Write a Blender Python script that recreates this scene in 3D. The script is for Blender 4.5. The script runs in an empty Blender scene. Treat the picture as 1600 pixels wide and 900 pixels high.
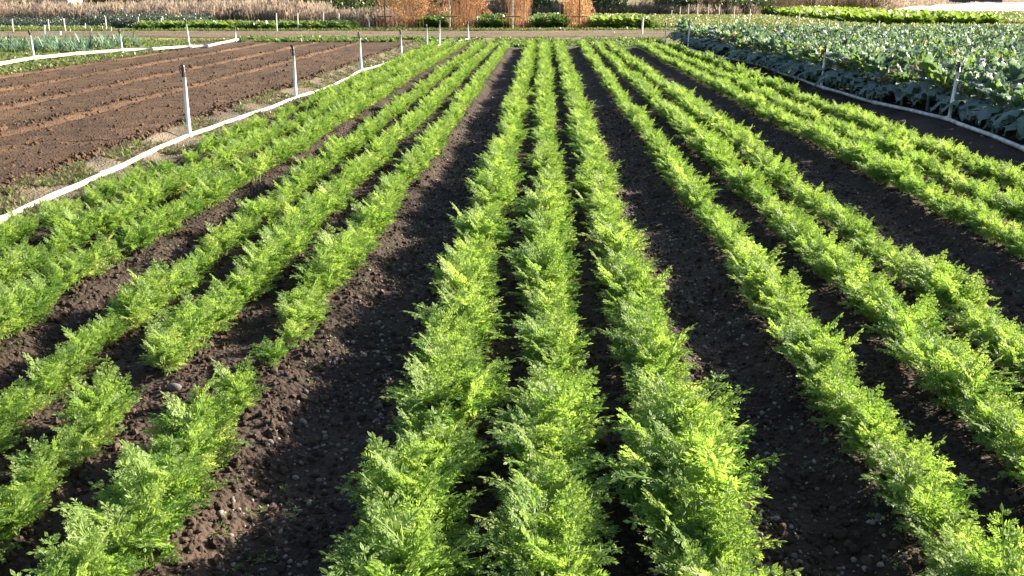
import bpy, math, random
import numpy as np
from mathutils import Vector, Matrix

# ------------------------------------------------------------------ camera, sky, sun, exposure
scene = bpy.context.scene
COL = scene.collection
H_CAM, FPX = 1.80, 1500.0
PITCH = math.atan(458 / FPX)
YAW = math.atan(50 / FPX * math.cos(PITCH))
cam_data = bpy.data.cameras.new("camera")
cam_data.sensor_width = 36.0
cam_data.lens = FPX / 1600 * 36.0
cam_data.clip_start = 0.05
cam_data.clip_end = 4000
cam = bpy.data.objects.new("camera", cam_data)
COL.objects.link(cam)
cam.location = (0, 0, H_CAM)
cam.rotation_euler = (math.pi / 2 - PITCH, 0, YAW)
scene.camera = cam

SUN_EL, SUN_AZ = math.radians(21.5), math.radians(65)      # azimuth clockwise from +Y
world = bpy.data.worlds.new("World")
scene.world = world
world.use_nodes = True
wn = world.node_tree
wn.nodes.clear()
sky = wn.nodes.new("ShaderNodeTexSky")
sky.sky_type = 'NISHITA'
sky.sun_disc = False
sky.sun_elevation = SUN_EL
sky.sun_rotation = SUN_AZ
bg = wn.nodes.new("ShaderNodeBackground")
bg.inputs["Strength"].default_value = 0.052
wo = wn.nodes.new("ShaderNodeOutputWorld")
wn.links.new(sky.outputs[0], bg.inputs[0])
wn.links.new(bg.outputs[0], wo.inputs[0])
sun_data = bpy.data.lights.new("sun", 'SUN')
sun_data.energy = 5.0
sun_data.angle = math.radians(0.55)
sun_data.color = (1.0, 0.89, 0.72)
sun = bpy.data.objects.new("sun", sun_data)
COL.objects.link(sun)
sv = Vector((math.sin(SUN_AZ) * math.cos(SUN_EL), math.cos(SUN_AZ) * math.cos(SUN_EL), math.sin(SUN_EL)))
sun.rotation_euler = sv.to_track_quat('Z', 'Y').to_euler()
sun.location = (30, 20, 30)
scene.view_settings.view_transform = 'Standard'
scene.view_settings.look = 'None'
scene.view_settings.gamma = 1.0
scene.view_settings.use_curve_mapping = False
scene.view_settings.exposure = 2.2
scene.cycles.max_bounces = 8
scene.cycles.diffuse_bounces = 3
scene.cycles.glossy_bounces = 2
scene.cycles.transmission_bounces = 4
scene.cycles.transparent_max_bounces = 4
scene.cycles.use_denoising = True

RNG = np.random.default_rng(7)
PI = math.pi

def P(px, py, z=0.0):
    """point of the plane z under a direction of view (used to read ground plan positions)"""
    R = cam.rotation_euler.to_matrix()
    d = R @ Vector(((px - 800) / FPX, -(py - 450) / FPX, -1))
    t = (z - H_CAM) / d.z
    return Vector((d.x * t, d.y * t, z))

# ------------------------------------------------------------------ noise + helpers
def _hash(ix, iy, seed):
    h = (ix.astype(np.int64) * 374761393 + iy.astype(np.int64) * 668265263 + seed * 974711) & 0x7fffffff
    h = ((h ^ (h >> 13)) * 1274126177) & 0x7fffffff
    return ((h ^ (h >> 16)) & 0xffff) / 65535.0

def vnoise(x, y, seed=0):
    ix, iy = np.floor(x), np.floor(y)
    fx, fy = x - ix, y - iy
    fx, fy = fx * fx * (3 - 2 * fx), fy * fy * (3 - 2 * fy)
    a, b = _hash(ix, iy, seed), _hash(ix + 1, iy, seed)
    c, d = _hash(ix, iy + 1, seed), _hash(ix + 1, iy + 1, seed)
    return (a * (1 - fx) + b * fx) * (1 - fy) + (c * (1 - fx) + d * fx) * fy - 0.5

def sstep(a, b, x):
    t = np.clip((x - a) / (b - a), 0, 1)
    return t * t * (3 - 2 * t)

def tag(o, label=None, cat=None, group=None, kind=None):
    if label: o["label"] = label
    if cat: o["category"] = cat
    if group: o["group"] = group
    if kind: o["kind"] = kind
    return o

def link(name, data, mat=None, parent=None, loc=None):
    o = bpy.data.objects.new(name, data)
    COL.objects.link(o)
    if mat is not None and data is not None and not data.materials:
        data.materials.append(mat)
    if parent is not None: o.parent = parent
    if loc is not None: o.location = loc
    return o

def empty(name, loc, rz=0.0):
    o = bpy.data.objects.new(name, None)
    o.empty_display_size = 0.1
    COL.objects.link(o)
    o.location = loc
    o.rotation_euler = (0, 0, rz)
    return o

class MB:
    """collects polygons with one tint value each"""
    def __init__(self):
        self.v, self.f, self.t, self.n = [], [], [], 0
    def add(self, verts, faces, tint=0.5):
        self.v.extend(verts)
        self.f.extend([tuple(i + self.n for i in fc) for fc in faces])
        self.t.extend([tint] * len(faces))
        self.n += len(verts)
    def box(self, x0, x1, y0, y1, z0, z1, tint=0.5):
        vs = [(x, y, z) for x in (x0, x1) for y in (y0, y1) for z in (z0, z1)]
        self.add(vs, [(0, 1, 3, 2), (4, 6, 7, 5), (0, 4, 5, 1), (2, 3, 7, 6), (0, 2, 6, 4), (1, 5, 7, 3)], tint)
    def tube(self, pts, rads, n=8, tint=0.5, cap=True):
        pts = [Vector(p) for p in pts]
        vs, fs = [], []
        for i, p in enumerate(pts):
            t = (pts[min(i + 1, len(pts) - 1)] - pts[max(i - 1, 0)]).normalized()
            up = Vector((0, 0, 1)) if abs(t.z) < 0.9 else Vector((1, 0, 0))
            a = t.cross(up).normalized(); b = t.cross(a)
            r = rads[i] if hasattr(rads, '__len__') else rads
            for k in range(n):
                an = 2 * PI * k / n
                vs.append(tuple(p + a * (r * math.cos(an)) + b * (r * math.sin(an))))
        for i in range(len(pts) - 1):
            for k in range(n):
                k2 = (k + 1) % n
                fs.append((i * n + k, i * n + k2, (i + 1) * n + k2, (i + 1) * n + k))
        if cap:
            fs.append(tuple(range(n)))
            m = (len(pts) - 1) * n
            fs.append(tuple(m + k for k in reversed(range(n))))
        self.add(vs, fs, tint)
    def mesh(self, name, mat=None, smooth=False):
        me = bpy.data.meshes.new(name)
        me.from_pydata([tuple(map(float, p)) for p in self.v], [], self.f)
        at = me.attributes.new("tint", 'FLOAT', 'FACE')
        at.data.foreach_set("value", np.array(self.t, np.float32))
        if smooth:
            me.polygons.foreach_set("use_smooth", np.ones(len(me.polygons), bool))
        if mat: me.materials.append(mat)
        return me

def merged(items):
    """items: list of (MB, Matrix, tint_shift) -> one MB"""
    out = MB()
    for mb, M, ts in items:
        A = np.array(M)
        V = np.array(mb.v) @ A[:3, :3].T + A[:3, 3]
        n = out.n
        out.v.extend(map(tuple, V))
        out.f.extend([tuple(i + n for i in fc) for fc in mb.f])
        out.t.extend([min(1, max(0, t + ts)) for t in mb.t])
        out.n += len(V)
    return out

# ------------------------------------------------------------------ materials
def nt(name):
    m = bpy.data.materials.new(name)
    m.use_nodes = True
    m.node_tree.nodes.clear()
    return m, m.node_tree.nodes, m.node_tree.links

def ramp(nodes, stops):
    r = nodes.new("ShaderNodeValToRGB")
    e = r.color_ramp.elements
    while len(e) > 1: e.remove(e[-1])
    e[0].position, e[0].color = stops[0][0], (*stops[0][1], 1)
    for p, c in stops[1:]:
        q = e.new(p); q.color = (*c, 1)
    return r

def leaf_mat(name, stops, trans=0.42, tgain=(1.7, 1.9, 1.0), rough=0.42, spec=0.5, objvar=0.25, bump=0.0):
    m, N, L = nt(name)
    a = N.new("ShaderNodeAttribute"); a.attribute_name = "tint"
    oi = N.new("ShaderNodeObjectInfo")
    ma = N.new("ShaderNodeMath"); ma.operation = 'MULTIPLY_ADD'
    ma.inputs[1].default_value = objvar; 
    L.new(oi.outputs["Random"], ma.inputs[0])
    sb = N.new("ShaderNodeMath"); sb.operation = 'SUBTRACT'; sb.inputs[1].default_value = objvar / 2
    L.new(a.outputs["Fac"], sb.inputs[0]); L.new(sb.outputs[0], ma.inputs[2])
    r = ramp(N, stops); L.new(ma.outputs[0], r.inputs[0])
    p = N.new("ShaderNodeBsdfPrincipled")
    p.inputs["Roughness"].default_value = rough
    p.inputs["Specular IOR Level"].default_value = spec
    L.new(r.outputs[0], p.inputs["Base Color"])
    t = N.new("ShaderNodeBsdfTranslucent")
    g = N.new("ShaderNodeMix"); g.data_type = 'RGBA'; g.blend_type = 'MULTIPLY'; g.inputs[0].default_value = 1
    g.inputs[7].default_value = (*tgain, 1); g.clamp_result = False
    L.new(r.outputs[0], g.inputs[6]); L.new(g.outputs[2], t.inputs[0])
    mx = N.new("ShaderNodeMixShader"); mx.inputs[0].default_value = trans
    L.new(p.outputs[0], mx.inputs[1]); L.new(t.outputs[0], mx.inputs[2])
    if bump:
        nz = N.new("ShaderNodeTexNoise"); nz.inputs["Scale"].default_value = 35
        tc = N.new("ShaderNodeTexCoord"); L.new(tc.outputs["Object"], nz.inputs["Vector"])
        b = N.new("ShaderNodeBump"); b.inputs["Strength"].default_value = bump; b.inputs["Distance"].default_value = 0.01
        L.new(nz.outputs[0], b.inputs["Height"]); L.new(b.outputs[0], p.inputs["Normal"])
    o = N.new("ShaderNodeOutputMaterial"); L.new(mx.outputs[0], o.inputs[0])
    return m

def plain_mat(name, c1, c2, rough=0.6, scale=8.0, metallic=0.0, spec=0.4, bump=0.0, bscale=40.0, objvar=0.0):
    m, N, L = nt(name)
    tc = N.new("ShaderNodeTexCoord")
    nz = N.new("ShaderNodeTexNoise"); nz.inputs["Scale"].default_value = scale; nz.inputs["Detail"].default_value = 6
    L.new(tc.outputs["Object"], nz.inputs["Vector"])
    src = nz.outputs[0]
    if objvar:
        oi = N.new("ShaderNodeObjectInfo")
        ma = N.new("ShaderNodeMath"); ma.operation = 'MULTIPLY_ADD'; ma.inputs[1].default_value = objvar
        sb = N.new("ShaderNodeMath"); sb.operation = 'SUBTRACT'; sb.inputs[1].default_value = objvar / 2
        L.new(src, sb.inputs[0]); L.new(oi.outputs["Random"], ma.inputs[0]); L.new(sb.outputs[0], ma.inputs[2])
        src = ma.outputs[0]
    r = ramp(N, [(0.32, c1), (0.68, c2)]); L.new(src, r.inputs[0])
    p = N.new("ShaderNodeBsdfPrincipled")
    p.inputs["Roughness"].default_value = rough; p.inputs["Metallic"].default_value = metallic
    p.inputs["Specular IOR Level"].default_value = spec
    L.new(r.outputs[0], p.inputs["Base Color"])
    if bump:
        n2 = N.new("ShaderNodeTexNoise"); n2.inputs["Scale"].default_value = bscale; n2.inputs["Detail"].default_value = 8
        L.new(tc.outputs["Object"], n2.inputs["Vector"])
        b = N.new("ShaderNodeBump"); b.inputs["Strength"].default_value = bump; b.inputs["Distance"].default_value = 0.02
        L.new(n2.outputs[0], b.inputs["Height"]); L.new(b.outputs[0], p.inputs["Normal"])
    o = N.new("ShaderNodeOutputMaterial"); L.new(p.outputs[0], o.inputs[0])
    return m

def soil_mat(name):
    m, N, L = nt(name)
    a = N.new("ShaderNodeAttribute"); a.attribute_name = "zone"
    tc = N.new("ShaderNodeTexCoord")
    nz = N.new("ShaderNodeTexNoise"); nz.inputs["Scale"].default_value = 3.0; nz.inputs["Detail"].default_value = 10
    nz.inputs["Roughness"].default_value = 0.7
    L.new(tc.outputs["Object"], nz.inputs["Vector"])
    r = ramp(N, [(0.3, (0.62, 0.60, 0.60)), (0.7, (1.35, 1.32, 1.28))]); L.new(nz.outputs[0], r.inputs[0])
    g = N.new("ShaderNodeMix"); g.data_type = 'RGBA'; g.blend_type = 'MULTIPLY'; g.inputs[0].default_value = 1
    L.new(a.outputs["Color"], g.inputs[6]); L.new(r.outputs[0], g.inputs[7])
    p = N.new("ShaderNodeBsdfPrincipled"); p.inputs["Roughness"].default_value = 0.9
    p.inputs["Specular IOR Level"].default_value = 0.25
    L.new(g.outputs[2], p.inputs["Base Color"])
    n2 = N.new("ShaderNodeTexNoise"); n2.inputs["Scale"].default_value = 55; n2.inputs["Detail"].default_value = 8
    L.new(tc.outputs["Object"], n2.inputs["Vector"])
    v2 = N.new("ShaderNodeTexVoronoi"); v2.inputs["Scale"].default_value = 38
    L.new(tc.outputs["Object"], v2.inputs["Vector"])
    ad = N.new("ShaderNodeMath"); ad.operation = 'SUBTRACT'
    L.new(n2.outputs[0], ad.inputs[0]); L.new(v2.outputs["Distance"], ad.inputs[1])
    b = N.new("ShaderNodeBump"); b.inputs["Strength"].default_value = 0.9; b.inputs["Distance"].default_value = 0.02
    L.new(ad.outputs[0], b.inputs["Height"]); L.new(b.outputs[0], p.inputs["Normal"])
    o = N.new("ShaderNodeOutputMaterial"); L.new(p.outputs[0], o.inputs[0])
    return m

M_SOIL = soil_mat("soil")
M_CLOD = plain_mat("soil_clod", (0.034, 0.024, 0.019), (0.075, 0.052, 0.040), 0.95, 60, spec=0.2, objvar=0.5)
M_CLOD2 = plain_mat("dry_clod", (0.062, 0.038, 0.022), (0.105, 0.064, 0.038), 0.95, 60, spec=0.2, objvar=0.5)
M_STONE = plain_mat("stone", (0.10, 0.086, 0.08), (0.24, 0.21, 0.195), 0.85, 30, objvar=0.6, bump=0.2)
M_CARROT = leaf_mat("carrot_leaf", [(0.0, (0.065, 0.150, 0.034)), (0.35, (0.150, 0.240, 0.058)), (0.7, (0.230, 0.315, 0.098)), (0.92, (0.32, 0.37, 0.17)), (1.0, (0.40, 0.40, 0.23))],
                    trans=0.50, tgain=(1.7, 1.75, 0.85), rough=0.55, spec=0.34, objvar=0.34)
M_BRAS = leaf_mat("brassica_leaf", [(0.0, (0.130, 0.185, 0.205)), (0.45, (0.145, 0.205, 0.200)), (0.62, (0.130, 0.200, 0.125)), (0.80, (0.155, 0.24, 0.065)), (0.90, (0.25, 0.30, 0.09)), (0.94, (0.40, 0.31, 0.26)), (1.0, (0.46, 0.36, 0.31))],
                  trans=0.28, tgain=(1.6, 1.8, 0.7), rough=0.55, spec=0.4, objvar=0.2, bump=0.35)
M_WEED = leaf_mat("weed_leaf", [(0.0, (0.07, 0.12, 0.03)), (0.5, (0.13, 0.19, 0.05)), (1.0, (0.30, 0.30, 0.12))], trans=0.35, tgain=(1.5, 1.6, 0.9))
M_STRAW = leaf_mat("dry_weed", [(0.0, (0.10, 0.115, 0.055)), (0.5, (0.17, 0.155, 0.095)), (1.0, (0.25, 0.21, 0.15))], trans=0.3, tgain=(1.2, 1.2, 0.9), rough=0.7, spec=0.2)
M_GREEN = leaf_mat("greens_leaf", [(0.0, (0.065, 0.125, 0.045)), (0.5, (0.105, 0.175, 0.06)), (1.0, (0.17, 0.23, 0.085))], trans=0.4)
M_LETT = leaf_mat("lettuce_leaf", [(0.0, (0.08, 0.14, 0.025)), (0.5, (0.13, 0.195, 0.035)), (1.0, (0.20, 0.245, 0.06))], trans=0.4)
M_PALE = leaf_mat("pale_crop_leaf", [(0.0, (0.10, 0.135, 0.05)), (0.5, (0.155, 0.19, 0.075)), (1.0, (0.23, 0.24, 0.11))], trans=0.35, tgain=(1.4, 1.4, 0.9))
M_LEEK = leaf_mat("leek_leaf", [(0.0, (0.09, 0.15, 0.12)), (0.5, (0.14, 0.21, 0.165)), (1.0, (0.24, 0.31, 0.23))], trans=0.3, tgain=(1.3, 1.6, 1.0))
M_REED = leaf_mat("dry_reed", [(0.0, (0.145, 0.118, 0.104)), (0.5, (0.235, 0.192, 0.165)), (1.0, (0.34, 0.29, 0.25))], trans=0.5, tgain=(1.4, 1.3, 1.1), rough=0.7, spec=0.2)
M_CANE = leaf_mat("dry_berry_leaf", [(0.0, (0.22, 0.125, 0.075)), (0.5, (0.36, 0.215, 0.135)), (0.85, (0.44, 0.30, 0.20)), (1.0, (0.28, 0.24, 0.10))], trans=0.5, tgain=(1.5, 1.35, 1.0), rough=0.7, spec=0.2)
M_BRAMBLE_SHADE = leaf_mat("bramble_leaf_shade", [(0.0, (0.045, 0.070, 0.065)), (0.6, (0.075, 0.105, 0.09)), (1.0, (0.13, 0.15, 0.11))], trans=0.2)  # bluish shade of the band below the reeds put into the leaf colour
M_TREE = leaf_mat("tree_leaf", [(0.0, (0.035, 0.055, 0.025)), (0.6, (0.065, 0.095, 0.035)), (1.0, (0.13, 0.15, 0.05))], trans=0.3)
M_BARETREE = leaf_mat("bare_twig", [(0.0, (0.12, 0.085, 0.065)), (0.6, (0.20, 0.145, 0.11)), (1.0, (0.32, 0.21, 0.13))], trans=0.1, rough=0.8, spec=0.2)
M_BARK = plain_mat("bark", (0.09, 0.065, 0.05), (0.20, 0.16, 0.13), 0.9, 12, bump=0.5)
M_WHITE = plain_mat("white_pipe", (0.42, 0.37, 0.33), (0.80, 0.79, 0.78), 0.4, 7, spec=0.5)
M_PVC = plain_mat("white_plastic", (0.72, 0.71, 0.72), (0.82, 0.82, 0.82), 0.45, 4)
M_DARK = plain_mat("dark_brass", (0.035, 0.03, 0.035), (0.09, 0.075, 0.06), 0.45, 20, metallic=0.4)
M_WOODW = plain_mat("painted_stake", (0.55, 0.52, 0.48), (0.78, 0.75, 0.70), 0.7, 6)
M_WOODD = plain_mat("weathered_post", (0.06, 0.045, 0.035), (0.14, 0.10, 0.08), 0.9, 10)
M_COVER = leaf_mat("row_cover", [(0.0, (0.80, 0.79, 0.80)), (1.0, (0.84, 0.84, 0.84))], trans=0.12, tgain=(1, 1, 1), rough=0.8, spec=0.2, objvar=0.1)
M_SHED = plain_mat("shed_wall", (0.05, 0.06, 0.075), (0.075, 0.085, 0.10), 0.7, 1)
M_SHEDC = plain_mat("cream_wall", (0.55, 0.47, 0.36), (0.68, 0.60, 0.48), 0.7, 1)
M_ROOF = plain_mat("shed_roof", (0.16, 0.17, 0.19), (0.25, 0.26, 0.28), 0.6, 2)

# ------------------------------------------------------------------ ground
ROWS = {  # bed -> list of row x
    "far_left": [-2.84, -3.31, -3.78], "left": [-1.28, -1.76, -2.20], "middle": [-0.41, 0.03, 0.51],
    "right": [1.30, 1.82, 2.26], "far_right": [3.28, 3.75, 4.32]}
BEDS = [(-4.06, -2.58), (-2.48, -1.03), (-0.68, 0.78), (1.04, 2.52), (3.02, 4.62)]
FURROWS = [-4.98, -6.85, -8.50, -10.15, -11.75]
PIPE_L, PIPE_LL, PIPE_R = -4.32, -12.6, 5.62

def base_h(x, y):
    z = np.zeros_like(x)
    crop = sstep(-1, 0.5, y) * (1 - sstep(34.0, 36.0, y))
    for a, b in BEDS:
        w = 0.10 * vnoise(y / 0.45, x * 0 + a * 7, 5) + 0.06 * vnoise(y / 0.13, x * 0 + a, 6)
        z += 0.075 * sstep(a - 0.04 + w, a + 0.16 + w, x) * (1 - sstep(b - 0.16 + w, b + 0.04 + w, x)) * crop
    fld = sstep(1.0, 2.0, y) * (1 - sstep(37.0, 38.5, y))
    inside = fld * sstep(-12.2, -11.9, x) * (1 - sstep(-4.80, -4.45, x))
    z += 0.07 * inside
    for fx in FURROWS:
        w = 0.05 * vnoise(y / 1.3, x * 0 + fx, 8) + 0.05 * vnoise(y / 0.16, x * 0 + fx, 9)
        d = x - (fx + w)
        # steep wall on the low-x side, gentle on the other
        first = fx == FURROWS[0]
        if first:
            tr = np.where(d < 0, np.clip(1 + d / 0.09, 0, 1), np.clip(1 - d / 0.06, 0, 1))
            z -= 0.20 * tr * fld
            z += 0.045 * np.exp(-((d - 0.12) / 0.08) ** 2) * fld * (1 + 1.2 * vnoise(y / 0.35, x * 0 + fx, 13))
        else:
            tr = np.where(d < 0, np.clip(1 + d / 0.12, 0, 1), np.clip(1 - d / 0.05, 0, 1))
            mod = np.clip(0.75 + 1.3 * vnoise(y / 2.2, x * 0 + fx * 3, 12), 0.15, 1.4)
            z -= 0.07 * tr * fld * mod
            z += 0.035 * np.clip(np.where(d < -0.12, 1 + (d + 0.12) / 0.6, 1 + (-0.12 - d) / 0.1), 0, 1) * fld * mod * (1 + 0.9 * vnoise(y / 0.5, x * 0 + fx, 10))
    return z

def soil_h(x, y):
    z = base_h(x, y)
    work = (sstep(-13.0, -12.4, x) * (1 - sstep(20, 21, x))) * sstep(-3, 0, y) * (1 - sstep(38.5, 40.5, y))
    n = 0.035 * vnoise(x / 0.55, y / 0.55, 1) + 0.028 * vnoise(x / 0.17, y / 0.17, 2)
    r = vnoise(x / 0.07, y / 0.07, 3)
    n += 0.022 * r + 0.016 * np.abs(vnoise(x / 0.033, y / 0.033, 4))
    far = 0.10 * vnoise(x / 3, y / 3, 11) * 0.3
    smooth = 1 - 0.35 * (sstep(-12.3, -12, x) * (1 - sstep(-5.3, -5.1, x)))
    return z + n * work * smooth + far * (1 - work)

def axis(parts):
    out = []
    for a, b, n in parts:
        out.append(np.linspace(a, b, n, endpoint=False))
    return np.concatenate(out + [np.array([parts[-1][1]])])

gx = axis([(-900, -120, 10), (-120, -30, 20), (-30, -13.2, 50), (-13.2, -4.6, 230), (-4.6, 4.6, 400), (4.6, 7, 50), (7, 22, 60), (22, 120, 30), (120, 900, 10)])
ys = [1.6]
while ys[-1] < 42: ys.append(ys[-1] + max(0.02, 0.0062 * ys[-1]))
gy = np.concatenate([np.linspace(-600, -10, 8, endpoint=False), np.linspace(-10, 1.6, 60, endpoint=False), np.array(ys),
                     np.linspace(ys[-1] + 0.4, 130, 90), np.linspace(140, 1200, 20)])
GX, GY = np.meshgrid(gx, gy)
X, Y = GX.ravel(), GY.ravel()
Z = soil_h(X, Y)

def zone(x, y):
    c = np.empty((len(x), 3))
    c[:] = (0.22, 0.19, 0.09)                                    # rough dry grass far away
    def paint(mask, col):
        nonlocal c
        k = mask[:, None]
        c = c * (1 - k) + np.array(col) * k
    wob = 0.35 * vnoise(x / 0.8, y / 0.8, 21)
    paint(sstep(-40, -30, y) * (1 - sstep(80, 95, y)), (0.20, 0.21, 0.07))
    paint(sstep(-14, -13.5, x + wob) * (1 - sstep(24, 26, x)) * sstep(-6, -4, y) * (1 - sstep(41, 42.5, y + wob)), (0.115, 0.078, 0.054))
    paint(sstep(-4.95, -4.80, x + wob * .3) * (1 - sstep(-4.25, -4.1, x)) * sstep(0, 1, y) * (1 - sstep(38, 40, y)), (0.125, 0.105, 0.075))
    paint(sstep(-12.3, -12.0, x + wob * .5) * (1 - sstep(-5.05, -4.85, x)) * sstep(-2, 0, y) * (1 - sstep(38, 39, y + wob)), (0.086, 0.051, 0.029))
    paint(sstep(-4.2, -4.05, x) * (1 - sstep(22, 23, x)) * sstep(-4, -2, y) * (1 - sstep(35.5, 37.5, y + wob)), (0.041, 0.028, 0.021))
    paint(sstep(34, 36, y + 2 * wob) * (1 - sstep(41, 42, y)) * sstep(-4.5, -4, x) * (1 - sstep(5.0, 5.4, x)), (0.14, 0.15, 0.06))
    damp = 1 + 0.55 * vnoise(x / 0.9, y / 1.6, 22) + 0.5 * vnoise(x / 0.22, y / 0.3, 23)
    return c * np.clip(damp, 0.5, 1.7)[:, None]

me = bpy.data.meshes.new("ground")
nx, ny = len(gx), len(gy)
idx = np.arange(nx * ny).reshape(ny, nx)
quads = np.stack([idx[:-1, :-1], idx[:-1, 1:], idx[1:, 1:], idx[1:, :-1]], -1).reshape(-1, 4)
me.vertices.add(nx * ny)
me.vertices.foreach_set("co", np.stack([X, Y, Z], -1).ravel().astype(np.float32))
me.loops.add(quads.size)
me.loops.foreach_set("vertex_index", quads.ravel().astype(np.int32))
me.polygons.add(len(quads))
me.polygons.foreach_set("loop_start", np.arange(0, quads.size, 4, dtype=np.int32))
me.polygons.foreach_set("loop_total", np.full(len(quads), 4, np.int32))
me.polygons.foreach_set("use_smooth", np.ones(len(quads), bool))
me.update()
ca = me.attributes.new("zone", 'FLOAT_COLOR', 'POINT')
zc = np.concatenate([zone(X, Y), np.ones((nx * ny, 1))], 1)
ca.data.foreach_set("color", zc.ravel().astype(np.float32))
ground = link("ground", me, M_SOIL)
tag(ground, "dark tilled farm soil with raised beds and furrows", "ground", kind="structure")

def hz(x, y):
    return float(soil_h(np.array([float(x)]), np.array([float(y)]))[0])

# farm track across the far end of the beds
def strip(name, xs, y0f, y1f, z, col, label, cat):
    n = 14
    XS, T = np.meshgrid(xs, np.linspace(0, 1, n))
    XS, T = XS.ravel(), T.ravel()
    a = np.array([y0f(x) for x in XS]); b = np.array([y1f(x) for x in XS])
    YY = a + (b - a) * T
    edge = np.minimum(T, 1 - T)
    ZZ = soil_h(XS, YY) + z * sstep(0, 0.12, edge) - 0.03 * (edge < 0.01)
    ruts = 0.035 * (np.exp(-((T - 0.33) / 0.06) ** 2) + np.exp(-((T - 0.67) / 0.06) ** 2))
    ZZ = ZZ + 0.05 - ruts + 0.02 * vnoise(XS / 0.7, YY / 0.5, 31)
    me = bpy.data.meshes.new(name)
    m = len(xs)
    faces = [(j * m + i, j * m + i + 1, (j + 1) * m + i + 1, (j + 1) * m + i) for j in range(n - 1) for i in range(m - 1)]
    me.from_pydata(list(zip(XS.tolist(), YY.tolist(), ZZ.tolist())), [], faces)
    at = me.attributes.new("zone", 'FLOAT_COLOR', 'POINT')
    c = np.empty((len(XS), 4)); c[:] = (*col, 1)
    c[:, :3] *= (1 + 0.5 * vnoise(XS / 2.6, YY / 0.45, 33) + 0.4 * vnoise(XS / 0.8, YY / 0.3, 34))[:, None]
    at.data.foreach_set("color", c.ravel().astype(np.float32))
    o = link(name, me, M_SOIL)
    return tag(o, label, cat, kind="structure")

strip("farm_track", np.linspace(-70, 95, 330), lambda x: 43.8 + 0.6 * math.sin(x / 9) + 0.3 * math.sin(x / 1.7) + (0.03 * (x - 6) if x > 6 else 0) , lambda x: 50.0 + 0.8 * math.sin(x / 13 + 1) + 0.35 * math.sin(x / 2.1) + (0.06 * (x - 6) if x > 6 else 0), 0.03,
      (0.165, 0.118, 0.082), "pale brown dirt farm track crossing beyond the carrot rows", "track")

# ------------------------------------------------------------------ geometry-nodes scatter for uncountable stuff
def scatter(name, pts, rot, scl, idx, meshes, label, cat):
    col = bpy.data.collections.new(name + "_source")
    for i, m in enumerate(meshes):
        col.objects.link(bpy.data.objects.new(f"{name}_piece_{i:02d}", m))
    me = bpy.data.meshes.new(name)
    me.vertices.add(len(pts))
    me.vertices.foreach_set("co", np.asarray(pts, np.float32).ravel())
    a = me.attributes.new("rot", 'FLOAT_VECTOR', 'POINT'); a.data.foreach_set("vector", np.asarray(rot, np.float32).ravel())
    a = me.attributes.new("scl", 'FLOAT_VECTOR', 'POINT'); a.data.foreach_set("vector", np.asarray(scl, np.float32).ravel())
    a = me.attributes.new("pick", 'INT', 'POINT'); a.data.foreach_set("value", np.asarray(idx, np.int32))
    o = link(name, me)
    g = bpy.data.node_groups.new(name, 'GeometryNodeTree')
    g.interface.new_socket("Geometry", in_out='INPUT', socket_type='NodeSocketGeometry')
    g.interface.new_socket("Geometry", in_out='OUTPUT', socket_type='NodeSocketGeometry')
    N, L = g.nodes, g.links
    gi, go = N.new("NodeGroupInput"), N.new("NodeGroupOutput")
    ci = N.new("GeometryNodeCollectionInfo"); ci.inputs["Collection"].default_value = col
    ci.inputs["Separate Children"].default_value = True; ci.inputs["Reset Children"].default_value = True
    ip = N.new("GeometryNodeInstanceOnPoints"); ip.inputs["Pick Instance"].default_value = True
    def attr(nm, ty):
        n = N.new("GeometryNodeInputNamedAttribute"); n.data_type = ty; n.inputs["Name"].default_value = nm
        return n.outputs["Attribute"]
    e2r = N.new("FunctionNodeEulerToRotation")
    L.new(attr("rot", 'FLOAT_VECTOR'), e2r.inputs[0])
    L.new(gi.outputs[0], ip.inputs["Points"]); L.new(ci.outputs[0], ip.inputs["Instance"])
    L.new(attr("pick", 'INT'), ip.inputs["Instance Index"])
    L.new(e2r.outputs[0], ip.inputs["Rotation"]); L.new(attr("scl", 'FLOAT_VECTOR'), ip.inputs["Scale"])
    L.new(ip.outputs[0], go.inputs[0])
    md = o.modifiers.new("scatter", 'NODES'); md.node_group = g
    return tag(o, label, cat, kind="stuff")

def zrot(n):
    r = np.zeros((n, 3)); r[:, 2] = RNG.uniform(0, 2 * PI, n)
    r[:, 0] = RNG.normal(0, 0.08, n); r[:, 1] = RNG.normal(0, 0.08, n)
    return r

def uni(s):
    s = np.asarray(s); return np.stack([s, s, s], -1)

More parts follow.
